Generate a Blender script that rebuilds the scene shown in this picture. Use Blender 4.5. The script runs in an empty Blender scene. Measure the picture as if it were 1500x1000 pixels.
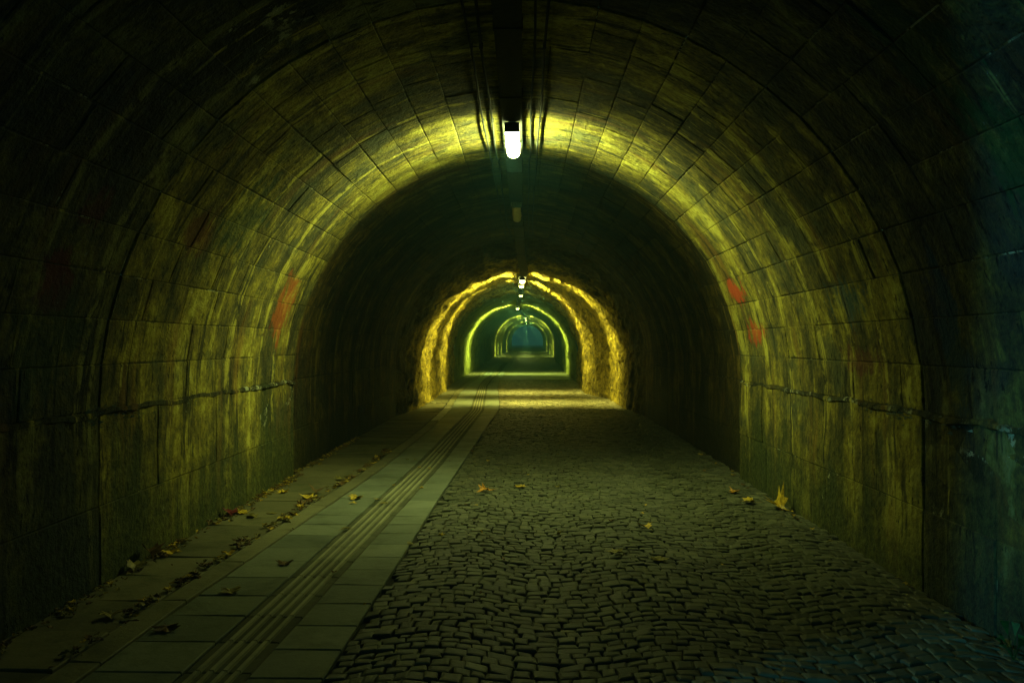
import bpy, math, random
from mathutils import Vector, Matrix, noise

random.seed(11)
PI = math.pi
sc = bpy.context.scene

# ------------------------------------------------------------------ camera
F_PX, W_PX, H_PX = 1166.0, 1500.0, 1000.0
VPX, VPY, EYE = 770.0, 504.0, 1.6
cam_d = bpy.data.cameras.new("camera")
cam_d.sensor_width = 36.0
cam_d.lens = 36.0 * F_PX / W_PX
cam_d.clip_start, cam_d.clip_end = 0.05, 3000.0
cam = bpy.data.objects.new("camera", cam_d)
sc.collection.objects.link(cam)
cam.location = (0, 0, EYE)
yaw = math.atan((VPX - W_PX / 2) / F_PX)
pitch = math.atan((VPY - H_PX / 2) / F_PX)
cam.rotation_euler = (PI / 2 + pitch, 0, yaw)
sc.camera = cam

# ------------------------------------------------------------------ world: night sky, and one faint cool moon behind the camera
SUN_EL, SUN_AZ = math.radians(12), math.radians(242)      # azimuth clockwise from +Y
world = bpy.data.worlds.new("World")
sc.world = world
world.use_nodes = True
wn = world.node_tree
wn.nodes.clear()
sky = wn.nodes.new("ShaderNodeTexSky")
sky.sky_type = 'NISHITA'
sky.sun_disc = False
sky.sun_elevation = SUN_EL
sky.sun_rotation = SUN_AZ
tint = wn.nodes.new("ShaderNodeMixRGB")
tint.blend_type = 'MULTIPLY'
tint.inputs[0].default_value = 1.0
tint.inputs[2].default_value = (0.75, 1.0, 0.36, 1)
bg = wn.nodes.new("ShaderNodeBackground")
bg.inputs[1].default_value = 0.009
wo = wn.nodes.new("ShaderNodeOutputWorld")
wn.links.new(sky.outputs[0], tint.inputs[1])
wn.links.new(tint.outputs[0], bg.inputs[0])
wn.links.new(bg.outputs[0], wo.inputs[0])

sun_d = bpy.data.lights.new("moon", 'SUN')
sun_d.energy = 1.1
sun_d.angle = math.radians(4)
sun_d.color = (0.13, 0.68, 0.92)
sun = bpy.data.objects.new("moon", sun_d)
sc.collection.objects.link(sun)
sdir = Vector((math.sin(SUN_AZ) * math.cos(SUN_EL), math.cos(SUN_AZ) * math.cos(SUN_EL), math.sin(SUN_EL)))
sun.rotation_euler = sdir.to_track_quat('Z', 'Y').to_euler()
sun.location = (-6, -10, 8)

sc.view_settings.view_transform = 'Standard'
sc.view_settings.look = 'None'
sc.view_settings.exposure = 0.0
sc.view_settings.gamma = 1.0
sc.view_settings.use_curve_mapping = False
sc.render.engine = 'CYCLES'
sc.cycles.use_denoising = True
sc.cycles.max_bounces = 3
sc.cycles.diffuse_bounces = 3
sc.cycles.adaptive_threshold = 0.02
sc.cycles.volume_bounces = 0
sc.cycles.sample_clamp_indirect = 3.0

# ------------------------------------------------------------------ helpers
C = sc.collection
XC, R, ZS = -0.12, 2.72, 1.16          # axis, radius and springing height of the lining near the camera
R2 = R + 0.08                          # the older lining further in is set back
Y_PORTAL, Y_JOINT, Y_STEP, Y_ROCK, Y_FAR, Y_END = 1.9, 5.25, 9.7, 17.5, 33.0, 138.0


def px_floor(x, y):
    """photo pixel -> point on the flat floor"""
    d = F_PX * EYE / (y - VPY)
    return ((x - VPX) * d / F_PX, d)


def px_arch(x, y):
    """photo pixel -> (distance along the tunnel, position along the arch) on the near lining"""
    a, b = (x - VPX), (VPY - y)
    A, B, Cc = a * a + b * b, -2 * a * XC + 2 * b * (EYE - ZS), XC * XC + (EYE - ZS) ** 2 - R * R
    t = (-B + math.sqrt(B * B - 4 * A * Cc)) / (2 * A)
    if EYE + b * t < ZS:
        t = ((R if a > 0 else -R) + XC) / a
        return F_PX * t, math.copysign(R * PI / 2 + ZS - (EYE + b * t), a)
    return F_PX * t, R * math.atan2(a * t - XC, EYE + b * t - ZS)


def lerp_table(tab, d):
    if d <= tab[0][0]:
        return tab[0][1:]
    for a, b in zip(tab, tab[1:]):
        if d <= b[0]:
            t = (d - a[0]) / (b[0] - a[0])
            t = t * t * (3 - 2 * t)
            return tuple(p + (q - p) * t for p, q in zip(a[1:], b[1:]))
    return tab[-1][1:]


def lin(tab, d):
    if d <= tab[0][0]:
        return tab[0][1]
    for a, b in zip(tab, tab[1:]):
        if d <= b[0]:
            return a[1] + (b[1] - a[1]) * (d - a[0]) / (b[0] - a[0])
    return tab[-1][1]


# axis x, half width, floor z, springing z, crown z along the tunnel
PROFILE = [(Y_PORTAL, XC, R, 0, ZS, ZS + R), (9.7, XC, R, 0, ZS, ZS + R), (9.8, XC, R + 0.08, 0, ZS, ZS + R + 0.08), (Y_ROCK, XC, R + 0.11, 0, ZS, ZS + R + 0.11), (18.6, XC, R, 0, ZS, 3.72),
           (20.3, -0.10, 2.58, 0, 1.12, 3.50), (23.3, -0.12, 2.60, 0, 1.15, 3.56), (26.2, -0.40, 2.36, 0, 1.2, 3.78),
           (33.0, -0.44, 2.62, 0, 1.2, 3.74), (43.0, -0.44, 2.70, 0.0, 1.2, 3.73),
           (60.0, -0.30, 2.70, 0.22, 1.4, 3.95), (74.0, -0.13, 2.70, 0.46, 1.6, 4.27),
           (107.0, 0.15, 2.70, 0.56, 1.8, 4.62), (138.0, 0.30, 2.70, 0.95, 2.1, 4.90)]


def prof(d):
    return lerp_table(PROFILE, d)


def floor_z(d):
    return prof(d)[2]


def mesh_obj(name, verts, faces, mat, parent=None, smooth=False):
    me = bpy.data.meshes.new(name)
    me.from_pydata(verts, [], faces)
    if smooth:
        me.polygons.foreach_set("use_smooth", [True] * len(me.polygons))
    me.update()
    if mat:
        me.materials.append(mat)
    o = bpy.data.objects.new(name, me)
    C.objects.link(o)
    if parent:
        o.parent = parent
    return o


def from_data(name, me, parent=None):
    o = bpy.data.objects.new(name, me)
    C.objects.link(o)
    if parent:
        o.parent = parent
    return o


def empty(name, loc=(0, 0, 0)):
    o = bpy.data.objects.new(name, None)
    o.empty_display_size = 0.1
    C.objects.link(o)
    o.location = loc
    return o


def tag(o, label=None, cat=None, group=None, kind=None):
    if label:
        o["label"] = label
    if cat:
        o["category"] = cat
    if group:
        o["group"] = group
    if kind:
        o["kind"] = kind
    return o


class MB:
    """collects shapes for one mesh"""
    def __init__(self):
        self.v, self.f = [], []

    def add(self, verts, faces):
        n = len(self.v)
        self.v += [tuple(p) for p in verts]
        self.f += [tuple(i + n for i in q) for q in faces]

    def box(self, x0, x1, y0, y1, z0, z1):
        self.add([(x0, y0, z0), (x1, y0, z0), (x1, y1, z0), (x0, y1, z0), (x0, y0, z1), (x1, y0, z1), (x1, y1, z1), (x0, y1, z1)],
                 [(0, 3, 2, 1), (4, 5, 6, 7), (0, 1, 5, 4), (1, 2, 6, 5), (2, 3, 7, 6), (3, 0, 4, 7)])

    def tube(self, pts, r, seg=6):
        vs, fs = [], []
        for i, p in enumerate(pts):
            for k in range(seg):
                a = 2 * PI * k / seg
                vs.append((p[0] + r * math.cos(a), p[1], p[2] + r * math.sin(a)))
        for i in range(len(pts) - 1):
            for k in range(seg):
                a, b = i * seg + k, i * seg + (k + 1) % seg
                fs.append((a, a + seg, b + seg, b))
        self.add(vs, fs)

    def build(self, name, mat, parent=None, smooth=False):
        return mesh_obj(name, self.v, self.f, mat, parent, smooth)


# ------------------------------------------------------------------ materials
class NT:
    def __init__(self, name):
        self.m = bpy.data.materials.new(name)
        self.m.use_nodes = True
        self.t = self.m.node_tree
        self.b = self.t.nodes["Principled BSDF"]
        self.b.inputs["Specular IOR Level"].default_value = 0.3

    def n(self, typ, **kw):
        nd = self.t.nodes.new(typ)
        for k, v in kw.items():
            setattr(nd, k, v)
        return nd

    def put(self, sock, v):
        if hasattr(v, "is_linked") or isinstance(v, bpy.types.NodeSocket):
            self.t.links.new(v, sock)
        elif isinstance(v, (tuple, list)) and len(v) == 3 and sock.type == 'RGBA':
            sock.default_value = (*v, 1)
        else:
            sock.default_value = v

    def math(self, op, a, b=None, c=None, clamp=False):
        nd = self.n("ShaderNodeMath", operation=op, use_clamp=clamp)
        self.put(nd.inputs[0], a)
        if b is not None:
            self.put(nd.inputs[1], b)
        if c is not None:
            self.put(nd.inputs[2], c)
        return nd.outputs[0]

    def mix(self, f, a, b, mode='MIX'):
        nd = self.n("ShaderNodeMixRGB", blend_type=mode)
        self.put(nd.inputs[0], f)
        self.put(nd.inputs[1], a)
        self.put(nd.inputs[2], b)
        return nd.outputs[0]

    def comb(self, x, y, z):
        nd = self.n("ShaderNodeCombineXYZ")
        for i, v in enumerate((x, y, z)):
            self.put(nd.inputs[i], v)
        return nd.outputs[0]

    def pos(self):
        g = self.n("ShaderNodeNewGeometry")
        s = self.n("ShaderNodeSeparateXYZ")
        self.t.links.new(g.outputs["Position"], s.inputs[0])
        return g.outputs["Position"], s.outputs[0], s.outputs[1], s.outputs[2]

    def noise(self, vec, scale=1.0, detail=4.0, rough=0.55, dist=0.0):
        nd = self.n("ShaderNodeTexNoise")
        self.put(nd.inputs["Vector"], vec)
        nd.inputs["Scale"].default_value = scale
        nd.inputs["Detail"].default_value = detail
        nd.inputs["Roughness"].default_value = rough
        nd.inputs["Distortion"].default_value = dist
        return nd.outputs["Fac"]

    def step(self, v, lo, hi):
        nd = self.n("ShaderNodeMapRange", interpolation_type='SMOOTHSTEP')
        self.put(nd.inputs[0], v)
        nd.inputs[1].default_value = lo
        nd.inputs[2].default_value = hi
        return nd.outputs[0]

    def ramp(self, v, stops):
        nd = self.n("ShaderNodeValToRGB")
        e = nd.color_ramp.elements
        while len(e) < len(stops):
            e.new(0.5)
        for el, (p, c) in zip(e, stops):
            el.position = p
            el.color = (*c, 1)
        self.put(nd.inputs[0], v)
        return nd.outputs[0]

    def bump(self, h, strength=0.5, dist=0.02, prev=None):
        nd = self.n("ShaderNodeBump")
        nd.inputs["Strength"].default_value = strength
        nd.inputs["Distance"].default_value = dist
        self.put(nd.inputs["Height"], h)
        if prev is not None:
            self.t.links.new(prev, nd.inputs["Normal"])
        return nd.outputs[0]

    def done(self, col=None, rough=None, normal=None):
        if col is not None:
            self.put(self.b.inputs["Base Color"], col)
        if rough is not None:
            self.put(self.b.inputs["Roughness"], rough)
        if normal is not None:
            self.t.links.new(normal, self.b.inputs["Normal"])
        return self.m


def tunnel_coords(t):
    """position -> distance along the arch, distance along the tunnel"""
    P, x, y, z = t.pos()
    dx = t.math('SUBTRACT', x, XC)
    dz = t.math('SUBTRACT', z, ZS)
    th = t.math('ARCTAN2', dx, t.math('MAXIMUM', dz, 0.0))
    s = t.math('MULTIPLY', th, R)
    low = t.math('MULTIPLY', t.math('MINIMUM', dz, 0.0), t.math('SIGN', dx))
    return P, t.math('SUBTRACT', s, low), y, z


# old spray paint left on the lining: (y, arch position, half length along y, half height, colour, strength)
PAINT = [(*px_arch(x, y), hy, hs, c, k) for (x, y, hy, hs, c, k) in (
    (72, 412, 0.15, 0.20, (0.24, 0.012, 0.010), 0.6), (135, 300, 0.12, 0.13, (0.20, 0.012, 0.012), 0.5), (285, 345, 0.22, 0.16, (0.18, 0.04, 0.012), 0.4),
    (412, 448, 0.26, 0.32, (0.42, 0.10, 0.015), 0.65), (1078, 425, 0.26, 0.12, (0.55, 0.07, 0.02), 0.78), (1107, 487, 0.24, 0.13, (0.50, 0.07, 0.02), 0.72),
    (1255, 530, 0.32, 0.10, (0.16, 0.03, 0.03), 0.4), (1240, 445, 0.30, 0.16, (0.02, 0.10, 0.14), 0.5), (1375, 440, 0.16, 0.24, (0.012, 0.04, 0.10), 0.5),
    (1398, 520, 0.12, 0.45, (0.02, 0.13, 0.11), 0.35), (1330, 70, 0.20, 0.45, (0.03, 0.16, 0.04), 0.5), (1478, 245, 0.20, 0.38, (0.05, 0.18, 0.02), 0.55),
    (60, 510, 0.32, 0.30, (0.03, 0.10, 0.035), 0.4), (355, 320, 0.40, 0.32, (0.03, 0.09, 0.055), 0.45), (1012, 402, 0.30, 0.14, (0.30, 0.03, 0.02), 0.6))]


def wall_material(name, paint=True, sooty=None, mortar=False):
    t = NT(name)
    P, s, y, z = tunnel_coords(t)
    wob = t.noise(P, 0.9, 2.0)
    yw = t.math('ADD', y, t.math('MULTIPLY', wob, 0.25))
    fine = t.noise(t.comb(t.math('MULTIPLY', s, 1.1), t.math('MULTIPLY', yw, 9.0), 3.1), 1.0, 4.0, 0.66, 0.6)
    wide = t.noise(t.comb(t.math('MULTIPLY', s, 0.30), t.math('MULTIPLY', yw, 1.9), 0.7), 1.0, 4.0, 0.6)
    patch = t.noise(P, 4.2, 5.0, 0.68, 0.4)
    blot = t.noise(P, 1.6, 4.0, 0.62)
    grit = t.noise(P, 26.0, 3.0, 0.7)
    at = t.n("ShaderNodeAttribute", attribute_name="rnd")
    oi = t.n("ShaderNodeObjectInfo")
    rnd = t.math('FRACT', t.math('ADD', at.outputs["Fac"], oi.outputs["Random"]))
    v = t.math('ADD', t.math('ADD', t.math('MULTIPLY', fine, 0.19), t.math('MULTIPLY', wide, 0.44)), t.math('MULTIPLY', patch, 0.37))
    v = t.math('ADD', v, t.math('MULTIPLY', t.math('SUBTRACT', rnd, 0.5), 0.055))
    v = t.math('ADD', v, t.math('MULTIPLY', t.math('SUBTRACT', grit, 0.5), 0.17))
    if mortar:
        v = t.math('SUBTRACT', v, 0.10)
    col = t.ramp(v, [(0.37, (0.020, 0.022, 0.010)), (0.45, (0.075, 0.070, 0.020)), (0.51, (0.170, 0.145, 0.024)),
                     (0.555, (0.290, 0.255, 0.030)), (0.61, (0.46, 0.43, 0.075))])
    # grey-green damp areas
    col = t.mix(t.math('MULTIPLY', t.step(blot, 0.50, 0.66), 0.75), col, (0.060, 0.075, 0.040))
    # rust-brown wash
    rust = t.noise(t.comb(t.math('MULTIPLY', s, 0.5), t.math('MULTIPLY', yw, 3.1), 9.3), 1.0, 4.0)
    col = t.mix(t.math('MULTIPLY', t.step(rust, 0.54, 0.70), 0.6), col, (0.20, 0.105, 0.018))
    # black seepage
    seep = t.noise(t.comb(t.math('MULTIPLY', s, 0.8), t.math('MULTIPLY', yw, 7.0), 17.3), 1.0, 3.0, 0.7)
    pits = t.noise(t.comb(t.math('MULTIPLY', s, 7.0), t.math('MULTIPLY', y, 16.0), 2.0), 1.0, 3.0, 0.7)
    col = t.mix(t.math('MULTIPLY', t.step(t.math('ADD', seep, t.math('MULTIPLY', pits, 0.35)), 0.72, 0.86), 0.85), col, (0.014, 0.016, 0.009))
    drip = t.noise(t.comb(t.math('MULTIPLY', s, 0.16), t.math('MULTIPLY', yw, 6.5), 31.0), 1.0, 4.0, 0.6)
    dm = t.math('MULTIPLY', t.step(drip, 0.585, 0.635), t.step(patch, 0.40, 0.56))
    col = t.mix(t.math('MULTIPLY', dm, 0.75), col, (0.50, 0.46, 0.075))
    spk = t.noise(t.comb(t.math('MULTIPLY', s, 9.0), t.math('MULTIPLY', y, 24.0), 5.0), 1.0, 4.0, 0.7)
    col = t.mix(t.math('MULTIPLY', t.step(t.math('ADD', spk, t.math('MULTIPLY', blot, 0.35)), 0.765, 0.83), 0.85), col, (0.018, 0.019, 0.010))
    # moss towards the ground
    mz = t.math('ADD', z, t.math('MULTIPLY', t.math('SUBTRACT', wide, 0.5), 2.2))
    mz = t.math('ADD', mz, t.math('MULTIPLY', t.math('SUBTRACT', blot, 0.5), 0.9))
    moss = t.math('SUBTRACT', 1.0, t.step(mz, 0.15, 1.05))
    mcol = t.ramp(grit, [(0.35, (0.014, 0.022, 0.007)), (0.62, (0.060, 0.082, 0.018))])
    col = t.mix(t.math('MULTIPLY', moss, 0.85), col, mcol)
    if paint:
        edge = t.math('ADD', t.math('MULTIPLY', t.math('SUBTRACT', patch, 0.5), 3.6), t.math('MULTIPLY', t.math('SUBTRACT', fine, 0.5), 3.2))
        for (py, ps, hy, hs, c, k) in PAINT:
            a = t.math('DIVIDE', t.math('ABSOLUTE', t.math('SUBTRACT', y, py)), hy)
            b = t.math('DIVIDE', t.math('ABSOLUTE', t.math('SUBTRACT', s, ps)), hs)
            e = t.math('ADD', t.math('SQRT', t.math('ADD', t.math('MULTIPLY', a, a), t.math('MULTIPLY', b, b))), edge)
            col = t.mix(t.math('MULTIPLY', t.math('SUBTRACT', 1.0, t.step(e, 0.55, 1.25)), k), col, c)
    # lime crusts, small and pale
    lime = t.noise(P, 9.0, 4.0, 0.75)
    lim2 = t.noise(P, 1.1, 2.0)
    lm = t.math('MULTIPLY', t.step(lime, 0.66, 0.72), t.step(lim2, 0.50, 0.60))
    if mortar:
        lm = t.math('MULTIPLY', t.step(lime, 0.50, 0.58), t.step(t.noise(P, 2.3, 2.0), 0.52, 0.60))
    col = t.mix(t.math('MULTIPLY', lm, 0.8), col, (0.42, 0.46, 0.30))
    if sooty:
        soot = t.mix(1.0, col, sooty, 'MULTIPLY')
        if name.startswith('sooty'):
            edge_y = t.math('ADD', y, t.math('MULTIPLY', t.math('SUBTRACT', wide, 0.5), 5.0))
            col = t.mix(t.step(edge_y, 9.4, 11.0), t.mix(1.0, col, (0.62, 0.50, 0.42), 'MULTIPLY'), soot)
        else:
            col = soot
    h = t.math('ADD', t.math('MULTIPLY', fine, 0.5), t.math('MULTIPLY', t.noise(P, 14.0, 3.0, 0.7), 0.8))
    nb = t.bump(t.math('SUBTRACT', t.math('ADD', h, patch), t.math('MULTIPLY', t.step(spk, 0.58, 0.68), 0.6)), 0.7, 0.03)
    nb = t.bump(grit, 0.6, 0.012, nb)
    return t.done(col, t.math('SUBTRACT', 0.95, t.math('MULTIPLY', moss, 0.15)), nb)


M_LINING = wall_material("limewashed_stone")
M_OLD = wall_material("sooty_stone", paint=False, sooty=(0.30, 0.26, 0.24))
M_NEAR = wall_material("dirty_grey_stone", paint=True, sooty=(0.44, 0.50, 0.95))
M_MORTAR = wall_material("lime_mortar", paint=False, mortar=True)
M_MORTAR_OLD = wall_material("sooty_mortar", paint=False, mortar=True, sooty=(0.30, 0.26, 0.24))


def rock_material():
    t = NT("rough_rock")
    P, s, y, z = tunnel_coords(t)
    a = t.noise(P, 2.2, 6.0, 0.65)
    g = t.noise(P, 14.0, 5.0, 0.7)
    c1 = t.noise(P, 5.0, 5.0, 0.7, 0.5)
    col = t.ramp(t.math('ADD', t.math('MULTIPLY', a, 0.35), t.math('ADD', t.math('MULTIPLY', g, 0.3), t.math('MULTIPLY', c1, 0.35))),
                 [(0.38, (0.030, 0.024, 0.008)), (0.47, (0.16, 0.125, 0.012)), (0.54, (0.36, 0.29, 0.025)), (0.66, (0.50, 0.43, 0.08))])
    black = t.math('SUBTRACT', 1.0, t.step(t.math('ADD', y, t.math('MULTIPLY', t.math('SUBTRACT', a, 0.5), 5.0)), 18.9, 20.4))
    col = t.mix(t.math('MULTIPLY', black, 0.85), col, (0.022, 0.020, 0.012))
    nb = t.bump(c1, 0.8, 0.10)
    nb = t.bump(g, 0.7, 0.04, nb)
    return t.done(col, 0.9, nb)


def far_material():
    t = NT("far_lining")
    P, s, y, z = tunnel_coords(t)
    a = t.noise(P, 1.5, 6.0, 0.65)
    g = t.noise(P, 8.0, 5.0, 0.7)
    col = t.ramp(t.math('ADD', t.math('MULTIPLY', a, 0.6), t.math('MULTIPLY', g, 0.4)),
                 [(0.32, (0.05, 0.06, 0.012)), (0.5, (0.20, 0.22, 0.035)), (0.7, (0.34, 0.36, 0.08))])
    return t.done(col, 0.9, t.bump(g, 0.6, 0.05))


M_ROCK = rock_material()
M_FAR = far_material()


def stone_material(name, dark, light, moss=0.0, rough=0.6, scale=1.0, spec=0.3):
    t = NT(name)
    P, x, y, z = t.pos()
    at = t.n("ShaderNodeAttribute", attribute_name="rnd")
    oi = t.n("ShaderNodeObjectInfo")
    rnd = t.math('FRACT', t.math('ADD', at.outputs["Fac"], oi.outputs["Random"]))
    a = t.noise(P, 1.3 * scale, 5.0, 0.6)
    g = t.noise(P, 55.0 * scale, 4.0, 0.7)
    v = t.math('ADD', t.math('MULTIPLY', rnd, 0.40), t.math('ADD', t.math('MULTIPLY', a, 0.35), t.math('MULTIPLY', g, 0.25)))
    col = t.ramp(v, [(0.25, dark), (0.75, light)])
    if moss:
        mm = t.step(t.noise(P, 3.0, 5.0, 0.65), 0.50, 0.68)
        col = t.mix(t.math('MULTIPLY', mm, moss), col, (0.035, 0.050, 0.014))
    gr = t.noise(P, 2.1 * scale, 6.0, 0.7, 0.8)
    col = t.mix(t.math('MULTIPLY', t.step(gr, 0.47, 0.66), 0.5), col, t.mix(1.0, col, (0.42, 0.42, 0.36), 'MULTIPLY'))
    nb = t.bump(g, 0.35, 0.006)
    nb = t.bump(t.noise(P, 16.0 * scale, 3.0), 0.35, 0.015, nb)
    t.b.inputs["Specular IOR Level"].default_value = spec
    return t.done(col, t.math('ADD', rough - 0.12, t.math('MULTIPLY', a, 0.25)), nb)


M_SETT = stone_material("basalt_sett", (0.040, 0.046, 0.028), (0.118, 0.128, 0.075), 0.55, 0.6, 1.0, 0.4)
M_SETT_PALE = stone_material("granite_sett", (0.16, 0.15, 0.09), (0.36, 0.34, 0.20), 0.2, 0.55)
M_SLAB = stone_material("concrete_slab", (0.115, 0.140, 0.105), (0.205, 0.235, 0.170), 0.35, 0.6)
M_TACT = stone_material("groove_shade_slab", (0.060, 0.066, 0.040), (0.115, 0.122, 0.072), 0.5, 0.8)  # slab darkened: shade between the ribs put into its colour
M_RIB = stone_material("highlight_rib", (0.25, 0.26, 0.16), (0.34, 0.35, 0.22), 0.1, 0.6)  # ribs lightened: highlights on their tops put into the colour
M_EDGE = stone_material("weathered_slab", (0.085, 0.085, 0.045), (0.165, 0.160, 0.080), 0.5, 0.7)
M_KERB = stone_material("kerb_concrete", (0.125, 0.125, 0.070), (0.20, 0.20, 0.11), 0.4, 0.65)
M_KERB_W = stone_material("white_kerb_paint", (0.42, 0.44, 0.32), (0.62, 0.64, 0.48), 0.1, 0.6)
M_PALE = stone_material("pale_stone", (0.15, 0.16, 0.10), (0.19, 0.20, 0.13), 0.1, 0.55)
M_GRIT = stone_material("joint_grit", (0.012, 0.013, 0.008), (0.035, 0.034, 0.018), 0.6, 0.95)
M_ROAD_FAR = stone_material("far_road", (0.10, 0.11, 0.06), (0.20, 0.21, 0.12), 0.2, 0.5)
M_GROUND = stone_material("earth", (0.03, 0.028, 0.015), (0.07, 0.065, 0.04), 0.6, 0.95, 0.4)


def plain(name, col, rough=0.5, metal=0.0, var=0.35, scale=20.0):
    t = NT(name)
    P, x, y, z = t.pos()
    k = t.noise(P, scale, 4.0, 0.6)
    c = t.mix(t.step(k, 0.35, 0.65), tuple(v * (1 - var) for v in col), tuple(min(1, v * (1 + var)) for v in col))
    t.b.inputs["Metallic"].default_value = metal
    return t.done(c, rough, t.bump(k, 0.15, 0.004))


M_TRAY = plain("dusty_tray_steel", (0.022, 0.026, 0.020), 0.8, 0.0)
M_CABLE = plain("black_cable", (0.014, 0.016, 0.013), 0.8)
M_HOUSING = plain("grey_lamp_housing", (0.05, 0.055, 0.045), 0.6)
M_CLIP = plain("lamp_clip_steel", (0.45, 0.46, 0.42), 0.35, 0.6)
M_DEAD = plain("unlit_diffuser", (0.50, 0.52, 0.36), 0.4, 0.0, 0.15)
M_WEED = plain("weed_green", (0.025, 0.09, 0.018), 0.5)
M_RUSTY = plain("white_lime_lump", (0.46, 0.52, 0.40), 0.85, 0.0, 0.3, 40)


def glow(name, col, strength):
    m = bpy.data.materials.new(name)
    m.use_nodes = True
    b = m.node_tree.nodes["Principled BSDF"]
    b.inputs["Base Color"].default_value = (0.8, 0.8, 0.75, 1)
    b.inputs["Emission Color"].default_value = (*col, 1)
    b.inputs["Emission Strength"].default_value = strength
    return m


LAMP_COL = (0.88, 1.0, 0.32)
LAMP_WARM = (1.0, 0.93, 0.20)
LAMP_GREEN = (0.85, 1.0, 0.22)


def leaf_material(name, col):
    t = NT(name)
    P, x, y, z = t.pos()
    k = t.noise(P, 30.0, 4.0, 0.6)
    c = t.mix(t.step(k, 0.40, 0.66), col, tuple(v * 0.45 for v in col))
    return t.done(c, 0.55, t.bump(k, 0.3, 0.004))


LEAF = {'yellow': leaf_material("leaf_yellow", (0.62, 0.44, 0.03)), 'orange': leaf_material("leaf_orange", (0.62, 0.30, 0.025)),
        'red': leaf_material("leaf_red", (0.13, 0.012, 0.010)), 'brown': leaf_material("leaf_brown", (0.16, 0.10, 0.03)),
        'olive': leaf_material("leaf_olive", (0.25, 0.22, 0.05))}

# ------------------------------------------------------------------ ground outside
def slab_grid(x0, x1, ys, zf):
    vs, fs = [], []
    for i, yv in enumerate(ys):
        vs += [(x0, yv, zf(yv)), (x1, yv, zf(yv))]
        if i:
            a = 2 * i
            fs.append((a - 2, a - 1, a + 1, a))
    return vs, fs


ys = [-900, -60, 0, 19] + [float(v) for v in range(20, 139, 4)] + [300, 1500]
vs, fs = slab_grid(-900, 900, ys, lambda v: floor_z(max(v, 0)) - 0.16)
g = mesh_obj("ground", vs, fs, M_GROUND)
tag(g, kind="structure")

# ------------------------------------------------------------------ the lining of cut blocks
GAP = 0.005


def block_mesh(name, length, arc, rad, mat, rng, thick=0.035):
    """curved block centred on the crown direction, inner face at radius rad"""
    nseg = 4
    v, f = [], []
    ha, hl = arc / 2 - GAP / 2, length / 2 - GAP / 2
    bev, dep = 0.006, 0.004

    def pt(sv, yv, r):
        th = sv / rad
        return (r * math.sin(th), yv, r * math.cos(th))
    n = nseg + 1
    js = [[rng.uniform(-0.0035, 0.0035) for _ in range(n)] for _ in range(2)]
    for k in range(n):                          # inner face, two rows
        sv = -ha + bev + (2 * ha - 2 * bev) * k / nseg
        bow = 0.004 * (1 - (2 * k / nseg - 1) ** 2)
        v.append(pt(sv, -hl + bev + js[0][k], rad - bow))
        v.append(pt(sv, hl - bev + js[1][k], rad - bow))
    m0 = len(v)
    for k in range(n):                          # arris, recessed
        sv = -ha + 2 * ha * k / nseg
        v.append(pt(sv, -hl + js[0][k], rad + dep))
        v.append(pt(sv, hl + js[1][k], rad + dep))
    m1 = len(v)
    for k in range(n):                          # back
        sv = -ha + 2 * ha * k / nseg
        v.append(pt(sv, -hl, rad + thick))
        v.append(pt(sv, hl, rad + thick))
    for k in range(nseg):
        a = 2 * k
        f.append((a, a + 1, a + 3, a + 2))
        for (p, q) in ((0, m0), (m0, m1)):
            f.append((p + a, p + a + 2, q + a + 2, q + a))
            f.append((p + a + 1, q + a + 1, q + a + 3, p + a + 3))
    e = 2 * nseg
    for (p, q) in ((0, m0), (m0, m1)):
        f.append((p, q, q + 1, p + 1))
        f.append((p + e, p + e + 1, q + e + 1, q + e))
    me = bpy.data.meshes.new(name)
    me.from_pydata(v, [], f)
    me.materials.append(mat)
    me.update()
    return me


LENGTHS = (0.62, 0.80, 0.98)


def lay_vault(root, y0, y1, rad, mat, rng, single, ncourse=28):
    """blocks in courses; those for which single(y) holds are objects of their own"""
    arc = PI * rad / ncourse
    lib = {L: [block_mesh("stone_block", L, arc, rad, mat, rng) for _ in range(4)] for L in LENGTHS}
    V, Fc, A = [], [], []
    for c in range(ncourse):
        th = -PI / 2 + (c + 0.5) * PI / ncourse
        y = y0
        first = True
        while y < y1 - 0.02:
            L = rng.choice(LENGTHS)
            if first:
                L *= rng.choice((0.45, 0.7, 1.0))
                first = False
            if y + L > y1 - 0.30:
                L = y1 - y
            yc = y + L / 2
            base = min(LENGTHS, key=lambda q: abs(q - L))
            me = rng.choice(lib[base])
            dr = rng.gauss(0, 0.002)
            if -0.62 < th < -0.42 and abs(yc - 4.85) < 0.45 and y1 < 6:
                dr = 0.02
            mat4 = (Matrix.Translation((XC, yc, ZS)) @ Matrix.Rotation(th, 4, 'Y') @ Matrix.Translation((0, 0, dr))
                    @ Matrix.Rotation(rng.gauss(0, 0.0018), 4, 'X') @ Matrix.Rotation(rng.gauss(0, 0.0012), 4, 'Y')
                    @ Matrix.Diagonal((1, (L - GAP) / (base - GAP), 1, 1)))
            if single(yc):
                o = from_data("stone_block", me, root)
                o.matrix_local = mat4
            else:
                n = len(V)
                V += [tuple(mat4 @ q.co) for q in me.vertices]
                Fc += [tuple(i + n for i in p.vertices) for p in me.polygons]
                A += [rng.random()] * len(me.polygons)
            y += L
    if V:
        o = mesh_obj("stone_blocks", V, Fc, mat, root)
        at = o.data.attributes.new("rnd", 'FLOAT', 'FACE')
        at.data.foreach_set("value", A)
        tag(o, kind="stuff")


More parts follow.
